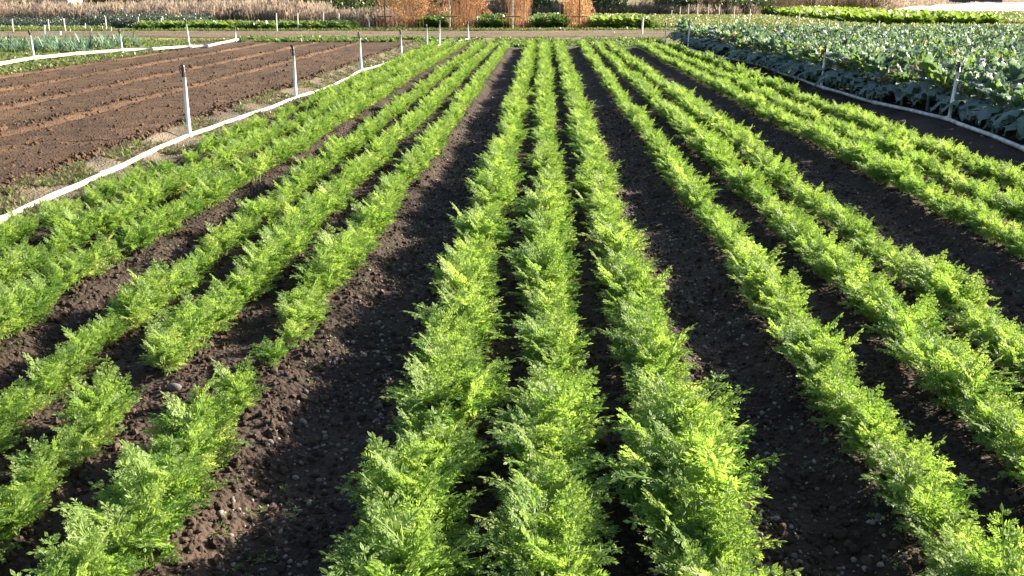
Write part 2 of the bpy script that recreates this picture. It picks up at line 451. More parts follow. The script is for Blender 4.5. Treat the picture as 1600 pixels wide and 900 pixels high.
# ------------------------------------------------------------------ carrots
def frond(rng, L, th0, th1, npin=9, m=7):
    mb = MB()
    n = 10
    S = np.linspace(0, 1, n)
    th = th0 + (th1 - th0) * S ** 1.25
    sway = rng.normal(0, 0.18)
    pos = [np.zeros(3)]; tan = []
    for i in range(n):
        t = np.array([math.sin(th[i]), math.sin(sway * S[i]) * 0.7, math.cos(th[i])]); t /= np.linalg.norm(t)
        tan.append(t)
        if i < n - 1: pos.append(pos[-1] + t * L / (n - 1))
    pos = np.array(pos); tan = np.array(tan)
    side = np.array([0, 1, 0.0])
    vs, fs = [], []
    for i in range(n):
        w = 0.0028 * (1 - 0.75 * S[i])
        N_ = np.cross(tan[i], side)
        vs += [pos[i] + side * w, pos[i] - side * w * 0.5 + N_ * w, pos[i] - side * w * 0.5 - N_ * w]
    for i in range(n - 1):
        for k in range(3):
            fs.append((i * 3 + k, i * 3 + (k + 1) % 3, (i + 1) * 3 + (k + 1) % 3, (i + 1) * 3 + k))
    t0 = float(np.clip(rng.normal(0.5, 0.19), 0.05, 0.95))
    mb.add(vs, fs, min(1, t0 + 0.22))
    def at(s):
        f = s * (n - 1); i = min(int(f), n - 2); u = f - i
        return pos[i] * (1 - u) + pos[i + 1] * u, tan[i] * (1 - u) + tan[i + 1] * u
    def leaflet(b, d, nrm, ll, wf=0.20):
        d = d / np.linalg.norm(d)
        p = np.cross(nrm, d); p /= (np.linalg.norm(p) + 1e-9)
        tw = rng.normal(0, 0.55)
        p = p * math.cos(tw) + np.cross(d, p) * math.sin(tw)
        w = ll * wf
        mb.add([b, b + d * ll * 0.55 + p * w, b + d * ll, b + d * ll * 0.55 - p * w], [(0, 1, 2, 3)],
               float(np.clip(t0 + rng.normal(0, 0.07), 0, 1)))
    for i in range(npin):
        u = i / npin
        s = 0.34 + 0.64 * u
        lp = L * 0.30 * (1 - u) ** 0.75 * (0.75 + 0.25 * min(1, u * 5)) * rng.uniform(0.85, 1.15)
        for sg in (-1, 1):
            b, T = at(min(0.99, s + rng.uniform(-0.015, 0.015)))
            N_ = np.cross(T, side)
            an = math.radians(rng.uniform(46, 64))
            d = T * math.cos(an) + sg * side * math.sin(an) + N_ * rng.normal(0.0, 0.28) - np.array([0, 0, rng.uniform(0, 0.25)])
            d /= np.linalg.norm(d)
            pn = np.cross(d, sg * T); pn /= np.linalg.norm(pn)
            perp = np.cross(pn, d)
            for j in range(m):
                tt = (j + 0.55) / (m + 0.3)
                ll = lp * 0.40 * (1 - 0.62 * tt) + 0.0035
                q = b + d * lp * tt
                for s2 in (-1, 1):
                    a2 = math.radians(rng.uniform(38, 58))
                    leaflet(q, d * math.cos(a2) + perp * s2 * math.sin(a2) + pn * rng.normal(0, 0.22), pn, ll, 0.145)
            leaflet(b + d * lp * 0.02, d, pn, lp * 1.05, 0.035)
            leaflet(b + d * lp * 0.78, d, pn, lp * 0.30 + 0.004, 0.17)
    b, T = at(0.93)
    leaflet(b, T, np.cross(T, side), L * 0.09)
    return mb

frng = np.random.default_rng(11)
FR = []
for k in range(12):
    kind = k % 3
    L_ = frng.uniform(0.26, 0.30) * (1.0, 0.98, 0.80)[kind]
    th0 = math.radians((6, 20, 38)[kind] + frng.uniform(-5, 5))
    th1 = math.radians((48, 92, 112)[kind] + frng.uniform(-12, 12))
    FR.append(frond(frng, L_, th0, th1))
FR_MESH = [f.mesh("frond", M_CARROT) for f in FR]

def plant_layout(rng):
    out = []
    n = rng.integers(12, 15)
    for i in range(n):
        kind = 0 if i < 4 else (1 if i < 10 else 2)
        fi = kind + 3 * int(rng.integers(0, 4))
        out.append((fi, i * 2.39996 + rng.uniform(-0.3, 0.3), rng.uniform(0.84, 1.06), (rng.normal(0, 0.02), rng.normal(0, 0.02))))
    return out
prng = np.random.default_rng(5)
LAYOUTS = [plant_layout(prng) for _ in range(8)]
def lay_matrix(it):
    fi, rz, s, off = it
    return Matrix.Translation((off[0], off[1], -0.01)) @ Matrix.Rotation(rz, 4, 'Z') @ Matrix.Scale(s, 4)
PLANT_MESH = [merged([(FR[it[0]], lay_matrix(it), prng.normal(0, 0.06)) for it in lay]).mesh("foliage", M_CARROT) for lay in LAYOUTS]

GAPS = {-1.76: [(3.70, 4.16, 0.0), (2.0, 3.30, 1.0)], -1.28: [(3.90, 4.22, 0.0), (3.36, 3.72, 0.0)],
        -2.84: [(6.0, 6.35, 0.2)], -3.78: [(1, 40, 0.62)]}
SIZES = {-1.76: [(3.30, 3.66, 1.0), (2.0, 3.30, 0.92), (4.2, 5.2, 0.95)], -3.78: [(1, 40, 0.88)], -1.28: [(3.72, 3.90, 0.85), (4.2, 5.4, 0.86), (2.0, 3.36, 1.14)]}
def sizef(rx, y):
    for a, b, f in SIZES.get(rx, []):
        if a <= y <= b: return f
    return 1.0
WIDTH = {"middle": 1.08, "left": 0.92, "far_left": 0.95, "right": 0.98, "far_right": 0.98}
FAT = {"middle": 1.34, "left": 1.24, "far_left": 1.18, "right": 1.22, "far_right": 1.10}
SXY = 0.80
plants = []       # (x, y, z, scale, rz, bed, rowindex, layout)
crng = np.random.default_rng(23)
for bed, rows in ROWS.items():
    for ri, rx in enumerate(rows):
        y = 1.75
        end = 34.2 + crng.uniform(-0.5, 0.5)
        while y < end:
            st = crng.uniform(0.075, 0.125) * (1 + 0.006 * y)
            y += st
            keep = 0.97
            for a, b, p in GAPS.get(rx, []):
                if a <= y <= b: keep = p
            if crng.random() > keep: continue
            big = float(vnoise(np.array([y / 0.33]), np.array([rx * 3.7]), 41)[0]) * 0.60 + float(vnoise(np.array([y / 2.6]), np.array([rx * 1.7]), 43)[0]) * 0.25
            s = WIDTH[bed] * 1.0 * (1 + big) * sizef(rx, y) * crng.uniform(0.86, 1.12) * (1 - 0.005 * y)
            x = rx + crng.normal(0, 0.024) + 0.07 * float(vnoise(np.array([y / 1.4]), np.array([rx * 5.0]), 44)[0])
            plants.append([x, y, 0.0, s, crng.uniform(0, 2 * PI), bed, ri, int(crng.integers(0, 8))])
pa = np.array([[p[0], p[1]] for p in plants])
zz = soil_h(pa[:, 0], pa[:, 1])
for p, z in zip(plants, zz): p[2] = float(z)

# which ones show largest: inside the view, nearest to the camera
def in_view(x, y, z, mx=0.02):
    v = cam.matrix_basis.inverted() @ Vector((x, y, z))
    if v.z > -0.2: return None
    u, w = v.x / -v.z * FPX / 1600, v.y / -v.z * FPX / 900
    return -v.z if abs(u) < 0.5 + mx and abs(w) < 0.5 + mx else None
cam.rotation_mode = 'XYZ'
bpy.context.view_layer.update()
cand = []
for i, p in enumerate(plants):
    d = in_view(p[0], p[1], p[2] + 0.12, 0.03)
    if d: cand.append((d, i))
cand.sort()
near_ids = [i for _, i in cand[:300]]
BEDNAME = {"middle": "the full middle bed", "left": "the gappy bed", "right": "the middle bed's cabbage-side neighbour bed",
           "far_left": "the bed along the white pipe", "far_right": "the bed nearest the cabbages"}
ROWNAME = {True: ["bare-field side row", "centre row", "cabbage side row"], False: ["cabbage side row", "centre row", "bare-field side row"]}
for rank, i in enumerate(near_ids):
    x, y, z, s, rz, bed, ri, li = plants[i]
    rn = ROWNAME[bed in ("middle", "right", "far_right")][ri]
    root = empty("carrot_plant", (x, y, z), rz)
    root.scale = (s * SXY * FAT[bed], s * SXY * FAT[bed], s)
    where = f"{rn} of {BEDNAME[bed]}"
    if bed == "left" and ri == 1 and y < 3.8: where = "centre row of the gappy bed, beyond its bare gap"
    if bed == "left" and ri == 0 and 3.7 < y < 3.92: where = "lone clump between two bare gaps of the gappy bed"
    tag(root, f"feathery carrot plant, {where}", "carrot plant", f"carrot plants, {where}")
    if rank < 110:
        for it in LAYOUTS[li]:
            o = link("frond", FR_MESH[it[0]], None, root)
            o.matrix_local = lay_matrix(it)
    else:
        link("foliage", PLANT_MESH[li], None, root)
near_set = set(near_ids)
rest = [p for i, p in enumerate(plants) if i not in near_set]
r3 = np.array([[p[0], p[1], p[2]] for p in rest])
rt = zrot(len(rest)); rt[:, 2] = [p[4] for p in rest]
scatter("carrot_tops", r3, rt, np.array([(p[3] * SXY * FAT[p[5]], p[3] * SXY * FAT[p[5]], p[3]) for p in rest]), [p[7] for p in rest], PLANT_MESH,
        "long bright green rows of feathery carrot tops running to the track", "carrot tops")

# ------------------------------------------------------------------ clods, gravel, stones
def lump(rng, rough=0.3, sub=1):
    import bmesh
    bm = bmesh.new()
    bmesh.ops.create_icosphere(bm, subdivisions=sub, radius=1)
    sx, sy, sz = rng.uniform(0.7, 1.25), rng.uniform(0.7, 1.1), rng.uniform(0.5, 0.85)
    for v in bm.verts:
        k = 1 + rng.normal(0, rough * 0.5)
        v.co = Vector((v.co.x * sx * k, v.co.y * sy * k, v.co.z * sz * k))
    m_ = bpy.data.meshes.new("lump"); bm.to_mesh(m_); bm.free()
    return m_
lr = np.random.default_rng(3)
CLODS = []
for k in range(6):
    m_ = lump(lr, 0.26, 2); m_.materials.append(M_CLOD); CLODS.append(m_)
STONES = []
for k in range(6):
    m_ = lump(lr, 0.12, 2); m_.materials.append(M_STONE)
    m_.polygons.foreach_set("use_smooth", np.ones(len(m_.polygons), bool)); STONES.append(m_)

def sample(n, x0, x1, y0, y1, power=2.0):
    """random ground points, denser close to the beds' near end"""
    u = RNG.uniform(0, 1, n)
    y = y0 * (y1 / y0) ** u if power else RNG.uniform(y0, y1, n)
    x = RNG.uniform(x0, x1, n)
    return x, y
x, y = sample(52000, -4.0, 4.9, 1.8, 16)
k = np.abs(x) < 0.62 * y + 0.6
x, y = x[k], y[k]
s = np.clip(RNG.lognormal(-4.75, 0.5, len(x)), 0.003, 0.024)
p3 = np.stack([x, y, soil_h(x, y) + s * 0.25], -1)
rr = RNG.uniform(0, 2 * PI, (len(x), 3))
scatter("soil_clods", p3, rr, uni(s), RNG.integers(0, 6, len(x)), CLODS, "loose dark crumbs of soil scattered over beds and paths", "soil crumbs")
x, y = sample(9000, -11.8, -5.2, 7, 30)
CL2 = []
for m_ in CLODS:
    c = m_.copy(); c.materials.clear(); c.materials.append(M_CLOD2); CL2.append(c)
s = np.clip(RNG.lognormal(-4.7, 0.55, len(x)), 0.005, 0.04)
p3 = np.stack([x, y, soil_h(x, y) + s * 0.2], -1)
scatter("dry_clods", p3, RNG.uniform(0, 6.28, (len(x), 3)), uni(s), RNG.integers(0, 6, len(x)), CL2, "dry brown clods lying over the bare raked field", "soil clods")
fx_, fy_ = [], []
for fx, n in zip(FURROWS, (5200, 1100, 900, 800, 700)):
    yy = 6.0 * (38 / 6.0) ** RNG.uniform(0, 1, n)
    fx_.append(fx + RNG.normal(-0.05 if fx == FURROWS[0] else -0.2, 0.07 if fx == FURROWS[0] else 0.10, n)); fy_.append(yy)
x, y = np.concatenate(fx_), np.concatenate(fy_)
s = np.clip(RNG.lognormal(-4.25, 0.5, len(x)), 0.006, 0.045) * np.where(x > -5.8, 1.15, 1)
scatter("furrow_clods", np.stack([x, y, soil_h(x, y) + s * 0.25], -1), RNG.uniform(0, 6.28, (len(x), 3)), uni(s), RNG.integers(0, 6, len(x)), CL2,
        "crumbly clods lining the furrow edges of the bare field", "soil clods")
PATHS = [(-1.06, -0.62, "path between gappy and middle beds"), (0.72, 1.12, "path on the middle bed's cabbage side"),
         (-2.62, -2.42, "path beside the white-pipe carrot bed"), (2.50, 3.04, "wide path next to the cabbage-side bed")]
xs_, ys_ = [], []
for (a, b, _), n in zip(PATHS, (1900, 1700, 600, 900)):
    x, y = sample(n, a - 0.06, b + 0.06, 1.9, 18)
    xs_.append(x); ys_.append(y)
x, y = np.concatenate(xs_), np.concatenate(ys_)
s = np.clip(RNG.lognormal(-5.1, 0.45, len(x)), 0.003, 0.014)
scatter("gravel", np.stack([x, y, soil_h(x, y) + s * 0.2], -1), RNG.uniform(0, 6.28, (len(x), 3)) * np.array([0.1, 0.1, 1]), uni(s), RNG.integers(0, 6, len(x)), STONES,
        "small grey gravel strewn along the soil paths", "gravel")
for pi, n in ((0, 62), (1, 44), (2, 16), (3, 12)):
    a, b, nm = PATHS[pi]
    x, y = sample(n, a, b, 2.5 if pi < 2 else 4.2, 8.5)
    for xx, yy in zip(x, y):
        s = float(np.clip(RNG.lognormal(-4.5, 0.3), 0.007, 0.019))
        o = link("stone", STONES[int(RNG.integers(0, 6))], None, None, (xx, yy, hz(xx, yy) + s * 0.25))
        o.scale = (s, s, s); o.rotation_euler = (RNG.normal(0, .2), RNG.normal(0, .2), RNG.uniform(0, 6.28))
        tag(o, f"small grey stone half sunk in the {nm}", "stone", f"stones in the {nm}")
for (px, py, s) in ((272, 612, 0.030), (133, 637, 0.028), (156, 628, 0.026)):
    q = P(px, py, 0.07)
    o = link("stone", STONES[0], None, None, (q.x, q.y, hz(q.x, q.y) + s * 0.4)); o.scale = (s, s * 0.9, s)
    tag(o, "pale pinkish stone on the bare soil gap of the gappy carrot bed", "stone", "stones on the gappy bed")

# ------------------------------------------------------------------ irrigation lines
def riser_meshes():
    r = MB(); r.tube([(0, 0, 0), (0, 0, 0.06), (0, 0, 0.062), (0, 0, 0.76)], [0.034, 0.034, 0.025, 0.025], 10)
    h = MB()
    h.tube([(0, 0, 0.758), (0, 0, 0.80), (0, 0, 0.802), (0, 0, 0.87), (0, 0, 0.90), (0, 0, 0.915)], [0.030, 0.030, 0.023, 0.025, 0.020, 0.010], 10)
    h.tube([(0.0, 0, 0.845), (-0.045, 0.02, 0.872)], [0.012, 0.009], 8)            # nozzle
    h.tube([(-0.04, 0.0, 0.80), (-0.046, 0.0, 0.86), (-0.03, 0, 0.90), (0, 0, 0.912)], 0.007, 6)   # spring arm
    h.tube([(0.0, 0, 0.84), (0.04, -0.02, 0.85), (0.06, -0.02, 0.84)], [0.006, 0.006, 0.014], 6)    # counterweight
    return r.mesh("riser", M_PVC, True), h.mesh("sprinkler_head", M_DARK, True)
RISER, HEAD = riser_meshes()
M_WHITE_R = RISER
def irrigation_line(pts, risers, label, rad=0.027, zfix=None):
    root = empty("irrigation_line", (pts[0][0], pts[0][1], 0))
    tag(root, label, "irrigation pipe")
    o0 = Vector(root.location)
    # resample the polyline gently
    P3 = [Vector((x, y, hz(x, y) + rad * 0.9)) for x, y in pts]
    for i in range(len(P3) - 1):
        a, b = P3[i], P3[i + 1]
        d = (b - a).length
        n = max(2, int(d / 0.5))
        seg = []
        for k in range(n + 1):
            q = a.lerp(b, k / n)
            base = base_h(np.array([q.x]), np.array([q.y]))[0]
            q.x += 0.03 * math.sin(q.y * 2.1) * math.sin(PI * k / n)
            q.z = (base if zfix is None else zfix) + rad * 1.0 + 0.012
            seg.append(q - o0)
        mb = MB(); mb.tube(seg, rad, 12)
        link("pipe_section", mb.mesh("pipe_section", M_WHITE, True), None, root)
        mb = MB(); dr = (seg[0] - seg[1]).normalized()
        mb.tube([seg[0] + dr * 0.05, seg[0] - dr * 0.07], rad * 1.22, 12)
        link("coupling", mb.mesh("coupling", M_WHITE, False), None, root)
    for k, (x, y, s, tx, ty) in enumerate(risers):
        z = base_h(np.array([x]), np.array([y]))[0] + rad
        r = link("riser", RISER, None, root, Vector((x, y, z)) - o0)
        r.scale = (1, 1, s); r.rotation_euler = (tx, ty, RNG.uniform(-0.3, 0.3))
        link("sprinkler_head", HEAD, None, r)
    return root

def gp(px, py): q = P(px, py); return (q.x, q.y)
Lp = [gp(*q) for q in ((0, 352), (160, 279), (297, 218), (372, 190), (463, 156), (522, 136), (566, 112), (596, 104), (628, 93), (668, 79), (690, 71), (733, 62))]
Lp = [(-4.45, 1.0)] + Lp
irrigation_line(Lp, [(*gp(297, 219), 1.0, 0, 0.0), (*gp(463, 156), 0.98, 0, 0.0), (*gp(565, 112), 1.0, 0, -0.02), (*gp(628, 93), 0.9, 0, -0.02), (*gp(668, 79), 0.85, 0, -0.03), (*gp(687, 72), 0.98, 0, 0.02), (*gp(732, 62), 0.8, 0, -0.02)],
                "white irrigation pipe with sprinkler risers between carrots and bare brown field")
LL = [gp(*q) for q in ((-260, 137), (-60, 113), (0, 108), (55, 98), (120, 91), (192, 85), (240, 83), (297, 79), (325, 78), (372, 67))]
irrigation_line(LL, [(*gp(55, 98), 0.92, 0, -0.06), (*gp(192, 85), 0.78, 0, -0.03), (*gp(297, 79), 0.98, 0, -0.06), (*gp(369, 67), 0.6, 0, 0.0), (*gp(-90, 116), 0.9, 0, 0)],
                "white irrigation pipe with sprinkler risers along the weedy edge past the bare field", rad=0.045, zfix=0.075)
RL = [(5.72, 3.0), (5.66, 8.0), gp(1600, 238), gp(1480, 190), gp(1367, 164)] + [(5.55, 19.5), gp(1187, 104), (5.25, 30.0), gp(1040, 70), (4.75, 39.0)]
irrigation_line(RL, [(*gp(1482, 190), 0.92, 0, 0.06), (5.58, 19.8, 0.9, 0, 0.03), (*gp(1187, 104), 0.85, 0, 0.02), (*gp(1120, 84), 0.85, 0, 0.02), (*gp(1075, 75), 0.9, 0, 0.02), (*gp(1039, 69), 0.85, 0, 0.0)],
                "white irrigation pipe with sprinkler risers at the foot of the blue-green cabbages", rad=0.029)

# ------------------------------------------------------------------ brassicas
def bleaf(rng, L, th0, th1, tint, W=0.5):
    """big waxy leaf: stalk then an oval wavy blade, arching along +X"""
    n, mcol = 10, 6
    mb = MB()
    S = np.linspace(0, 1, n)
    th = th0 + (th1 - th0) * S ** 1.1
    p = np.zeros(3); c, T = [], []
    for i in range(n):
        t = np.array([math.sin(th[i]), 0, math.cos(th[i])]); c.append(p.copy()); T.append(t); p = p + t * L / (n - 1)
    ph = rng.uniform(0, 6.28); wav = rng.uniform(0.02, 0.045)
    vs, fs = [], []
    for i in range(n):
        u = (S[i] - 0.2) / 0.8
        w = 0.012 if u <= 0 else W * L * 0.5 * max(0.02, math.sin(PI * min(1, 0.08 + 0.92 * u) ** 0.8)) 
        N_ = np.cross(T[i], np.array([0, 1.0, 0]))
        for j in range(mcol + 1):
            v = j / mcol * 2 - 1
            cup = 0.22 * w * v * v
            wv = wav * math.sin(ph + i * 2.6 + v * 2.2) * abs(v) * min(1, max(0, u) * 4)
            vs.append(c[i] + np.array([0, 1.0, 0]) * v * w - N_ * (cup + wv))
    for i in range(n - 1):
        for j in range(mcol):
            a = i * (mcol + 1) + j
            fs.append((a, a + 1, a + mcol + 2, a + mcol + 1))
    mb.add(vs, fs, tint)
    mb.tube([c[0], c[3], c[7]], [0.011, 0.008, 0.003], 5, tint + 0.12, cap=False)
    return mb
brng = np.random.default_rng(77)
BL = []
for k in range(18):
    kind = k % 3
    L_ = (0.26, 0.34, 0.44)[kind] * brng.uniform(0.85, 1.12)
    th0 = math.radians((8, 28, 55)[kind] + brng.uniform(-6, 6)); th1 = math.radians((40, 95, 162)[kind] + brng.uniform(-14, 14))
    tint = brng.choice([0.12, 0.25, 0.35, 0.45, 0.60, 0.72, 0.80], p=[.07, .09, .10, .13, .19, .22, .20])
    if kind == 2: tint = brng.choice([0.02, 0.1, 0.2, 0.3, 0.45])
    BL.append(bleaf(brng, L_, th0, th1, float(tint), (0.46, 0.5, 0.40)[kind]))
for k, kd in ((18, 0), (19, 1), (20, 2)):
    BL.append(bleaf(brng, 0.24, math.radians(30), math.radians(80 + 30 * kd), 0.97, 0.45))
BL_MESH = [b.mesh("leaf", M_BRAS, True) for b in BL]
def b_layout(rng):
    out = []
    n = int(rng.integers(28, 32))
    for i in range(n):
        kind = 0 if i < 8 else (1 if i < 16 else 2)
        fi = kind + 3 * int(rng.integers(0, 6))
        if rng.random() < 0.16 and i < 16: fi = 18 + int(rng.integers(0, 3))
        zb = 0.36 - 0.0075 * i
        out.append((fi, i * 2.39996 + rng.uniform(-.3, .3), rng.uniform(0.8, 1.15), zb))
    return out
BLAY = [b_layout(brng) for _ in range(6)]
def b_matrix(it): return Matrix.Translation((0, 0, it[3])) @ Matrix.Rotation(it[1], 4, 'Z') @ Matrix.Scale(it[2], 4)
stem = MB(); stem.tube([(0, 0, -0.03), (0.005, 0, 0.2), (0, 0, 0.38)], [0.022, 0.02, 0.014], 7, 0.5)
STEM = stem.mesh("stem", M_BRAS, True)
B_MESH = [merged([(BL[it[0]], b_matrix(it), brng.normal(0, 0.03)) for it in lay] + [(stem, Matrix.Identity(4), 0)]).mesh("foliage", M_BRAS, True) for lay in BLAY]
bp = []
k = 0
xr = 6.30
while xr < 22:
    y = 6.5 + brng.uniform(0, 0.3)
    while y < 38.2:
        y += brng.uniform(0.42, 0.58)
        if xr < 0.56 * y + 2.2 and brng.random() > 0.03:
            bp.append((xr + brng.normal(0, 0.05) - 0.50 * float(sstep(14.8, 18.0, np.array([y]))[0]) - 0.02 * max(0, y - 18), y, brng.uniform(0.95, 1.4) * (1.15 if k < 2 else 1), brng.uniform(0, 6.28), int(brng.integers(0, 6)), k))
    xr += 0.66; k += 1
cand = []
for i, q in enumerate(bp):
    d = in_view(q[0], q[1], 0.4, 0.02)
    if d: cand.append((d + 0.8 * q[5], i))
cand.sort()
bnear = [i for _, i in cand[:300]]
for rank, i in enumerate(bnear):
    x, y, s, rz, li, kk = bp[i]
    root = empty("cabbage_plant", (x, y, hz(x, y)), rz); root.scale = (s, s, s)
    if kk == 0:
        tag(root, "blue-green cabbage plant in the outer row beside the white pipe", "cabbage plant", "cabbages in the outer row beside the pipe")
    elif kk < 4:
        tag(root, "blue-green cabbage plant one to three rows behind the outer cabbage row", "cabbage plant", "cabbages just behind the outer row")
    else:
        tag(root, "blue-green cabbage plant deep inside the cabbage field", "cabbage plant", "cabbages deep in the field")
    if rank < 60:
        link("stem", STEM, None, root)
        for it in BLAY[li]:
            o = link("leaf", BL_MESH[it[0]], None, root); o.matrix_local = b_matrix(it)
    else:
        link("foliage", B_MESH[li], None, root)
bs = set(bnear)
rest = [q for i, q in enumerate(bp) if i not in bs]
r3 = np.array([[q[0], q[1], hz(q[0], q[1])] for q in rest])
rt = zrot(len(rest))
scatter("cabbage_field", r3, rt, uni([q[2] for q in rest]), [q[4] for q in rest], B_MESH, "far mass of blue-green cabbage leaves in the cabbage field", "cabbage field")

# ------------------------------------------------------------------ small leafy clumps (weeds, greens, lettuce, leeks)
def rosette(rng, mat, n=8, L=1.0, lean=(15, 75), W=0.35, seg=3, name="tuft", tmean=0.5, tsd=0.2):
    mb = MB()
    for i in range(n):
        az = i * 2.4 + rng.uniform(-.4, .4)
        a0 = math.radians(lean[0] + (lean[1] - lean[0]) * i / n); a1 = a0 + math.radians(rng.uniform(15, 50))
        l = L * rng.uniform(0.7, 1.1); p = np.zeros(3)
        vs, fs = [], []
        for j in range(seg + 1):
            u = j / seg; a = a0 + (a1 - a0) * u
            w = W * l * 0.5 * math.sin(PI * (0.12 + 0.80 * u))
            sd = np.array([-math.sin(az), math.cos(az), 0])
            vs += [p + sd * w, p - sd * w]
            p = p + np.array([math.cos(az) * math.sin(a), math.sin(az) * math.sin(a), math.cos(a)]) * l / seg
        for j in range(seg): fs.append((2 * j, 2 * j + 1, 2 * j + 3, 2 * j + 2))
        mb.add(vs, fs, float(np.clip(rng.normal(tmean, tsd), 0, 1)))
    return mb.mesh(name, mat, True)
wr = np.random.default_rng(31)
WEEDS = [rosette(wr, M_WEED, 9, 1.0, (20, 85), 0.3) for _ in range(3)]
STRAW = [rosette(wr, M_STRAW, 11, 1.0, (15, 85), 0.16) for _ in range(3)]
GREENS = [rosette(wr, M_GREEN, 16, 1.0, (5, 80), 0.5, 4) for _ in range(3)]
LETTUCE = [rosette(wr, M_LETT, 16, 1.0, (5, 80), 0.55, 4) for _ in range(3)]
PALES = [rosette(wr, M_PALE, 12, 1.0, (10, 80), 0.4) for _ in range(3)]
LEEKS = [rosette(wr, M_LEEK, 16, 1.0, (3, 60), 0.10, 4, "leek_leaves") for _ in range(3)]

def patch(name, x, y, smin, smax, meshes, label, cat, zoff=0.0):
    n = len(x)
    s = RNG.uniform(smin, smax, n)
    p3 = np.stack([x, y, soil_h(x, y) + zoff], -1)
    return scatter(name, p3, zrot(n), uni(s), RNG.integers(0, len(meshes), n), meshes, label, cat)

# weedy strip by the pipe
n = 14000
y = 2.5 * (38 / 2.5) ** RNG.uniform(0, 1, n); x = RNG.uniform(-4.85, -4.2, n) + RNG.normal(0, 0.03, n)
k = vnoise(x / 0.5, y / 0.5, 61) > -0.12
patch("dry_weeds", x[k], y[k], 0.025, 0.075, STRAW + WEEDS[:1], "low straw-coloured weeds on the strip between white pipe and bare field", "weeds")
# weedy patch past second pipe
n = 15000
x = RNG.uniform(-34, -12.3, n); y = RNG.uniform(22, 41, n)
k = (x > -0.66 * y - 3) & (vnoise(x / 1.3, y / 1.3, 62) > -0.3)
patch("weed_patch", x[k], y[k], 0.06, 0.14, WEEDS + PALES, "yellow-green weeds carpeting the ground behind the second white pipe", "weeds")
# weeds at the end of the carrot rows and along the track
n = 5200
x = RNG.uniform(-13, 16, n); y = np.where(x < -4.5, RNG.uniform(38.8, 42.6, n), RNG.uniform(35.0, 42.4, n))
k = (vnoise(x / 1.1, y / 0.8, 63) > -0.1) & ~((x > 4.6) & (y < 39.0))
patch("headland_weeds", x[k], y[k], 0.07, 0.2, WEEDS + GREENS[:1] + STRAW[:1], "ragged green weeds on the headland where the carrot rows end", "weeds")
n = 5000
x = RNG.uniform(-45, 70, n); y = 51.2 + 0.8 * np.sin(x / 13 + 1) + np.where(x > 6, 0.06 * (x - 6), 0) + np.abs(RNG.normal(0, 1.0, n))
patch("verge_grass", x, y, 0.08, 0.22, WEEDS + STRAW[:1], "low grass verge along the far side of the dirt track", "grass")

n = 1500
x, y = RNG.uniform(-45, 60, n), RNG.uniform(43.5, 51, n)
k = (np.abs(y - 46.9 - 0.03 * np.clip(x - 6, 0, None)) < 0.5) | (vnoise(x / 1.4, y / 0.7, 67) > 0.3)
patch("track_tufts", x[k], y[k], 0.05, 0.13, WEEDS + STRAW, "scattered tufts growing on the dirt track", "grass", 0.05)
xs_, ys_ = [], []
for a, b, _ in PATHS:
    n = 1100
    xs_.append(RNG.uniform(a - 0.1, b + 0.1, n)); ys_.append(2.2 * (14 / 2.2) ** RNG.uniform(0, 1, n))
x, y = np.concatenate(xs_), np.concatenate(ys_)
k = vnoise(x / 0.25, y / 0.35, 68) > 0.02
patch("seedling_weeds", x[k], y[k], 0.007, 0.022, WEEDS + STRAW[:1], "tiny weed seedlings and straw bits dotted over the soil paths", "weeds", 0.002)

# leeks on the left, countable
i = 0
for row, yy in enumerate((31.5, 33.2, 34.9)):
    x = -21.5 - row * 1.2
    while x < -14.6 + row * 0.2:
        o = link("leek_plant", LEEKS[i % 3], None, None, (x, yy + RNG.normal(0, .1), hz(x, yy)))
        s = float(RNG.uniform(0.42, 0.64)); o.scale = (s, s, s); o.rotation_euler = (0, 0, RNG.uniform(0, 6.28))
        nm = ("row beside the yellow-green weeds", "middle leek row", "row beside the dirt track")[row]
        tag(o, f"upright blue-green leek plant in the {nm}", "leek", f"leeks, {nm}")
        x += RNG.uniform(0.24, 0.36); i += 1

# crop beds beyond the track
def bed_rows(x0, x1, y0, y1, pitch, step, jit=0.06):
    xs, ys_ = [], []
    xx = x0
    while xx <= x1:
        n = int((y1 - y0) / step)
        xs.append(np.full(n, xx) + RNG.normal(0, jit, n)); ys_.append(np.linspace(y0, y1, n) + RNG.normal(0, step * .3, n))
        xx += pitch
    return np.concatenate(xs), np.concatenate(ys_)
x, y = RNG.uniform(-22, -10.5, 3600), RNG.uniform(53.0, 55.8, 3600)
k = (RNG.random(3600) < np.where(x < -20, 0.5, 1)) & (vnoise(x / 0.9, y / 0.9, 66) > -0.25)
patch("leafy_greens", x[k], y[k], 0.16, 0.52, GREENS + LETTUCE[:1] + PALES[:2], "thick bed of bright leafy greens between the track and the dry reeds", "leafy greens")
x, y = RNG.uniform(-50, -24, 2600), RNG.uniform(52.0, 55, 2600)
patch("pale_grass", x, y, 0.10, 0.26, PALES + WEEDS, "pale short grass in front of the shade-dark bramble hedge", "grass")
for (a, b), nm in (((-7.0, -5.3), "wide and narrow"), ((-3.7, -1.9), "two narrow"), ((-0.4, 1.2), "last two")):
    n = 900
    x, y = RNG.uniform(a, b, n), RNG.uniform(57, 66, n)
    patch("crop_bed", x, y, 0.35, 0.75, GREENS + PALES[:1], f"green leafy bed between the {nm} rusty berry rows", "leafy greens")
x, y = RNG.uniform(2.9, 6.0, 1800), RNG.uniform(55, 66, 1800)
patch("tall_greens", x, y, 0.45, 0.75, [LETTUCE[0], PALES[0], GREENS[1]], "tall pale green leafy crop beside the last rusty berry row", "leafy greens")
x, y = bed_rows(6.4, 27, 55.5, 88, 0.55, 0.33)
k = (x < 20.0) | (y > 90)
k = np.ones(len(x), bool) & ~((x > 19.6) & (y > 60))
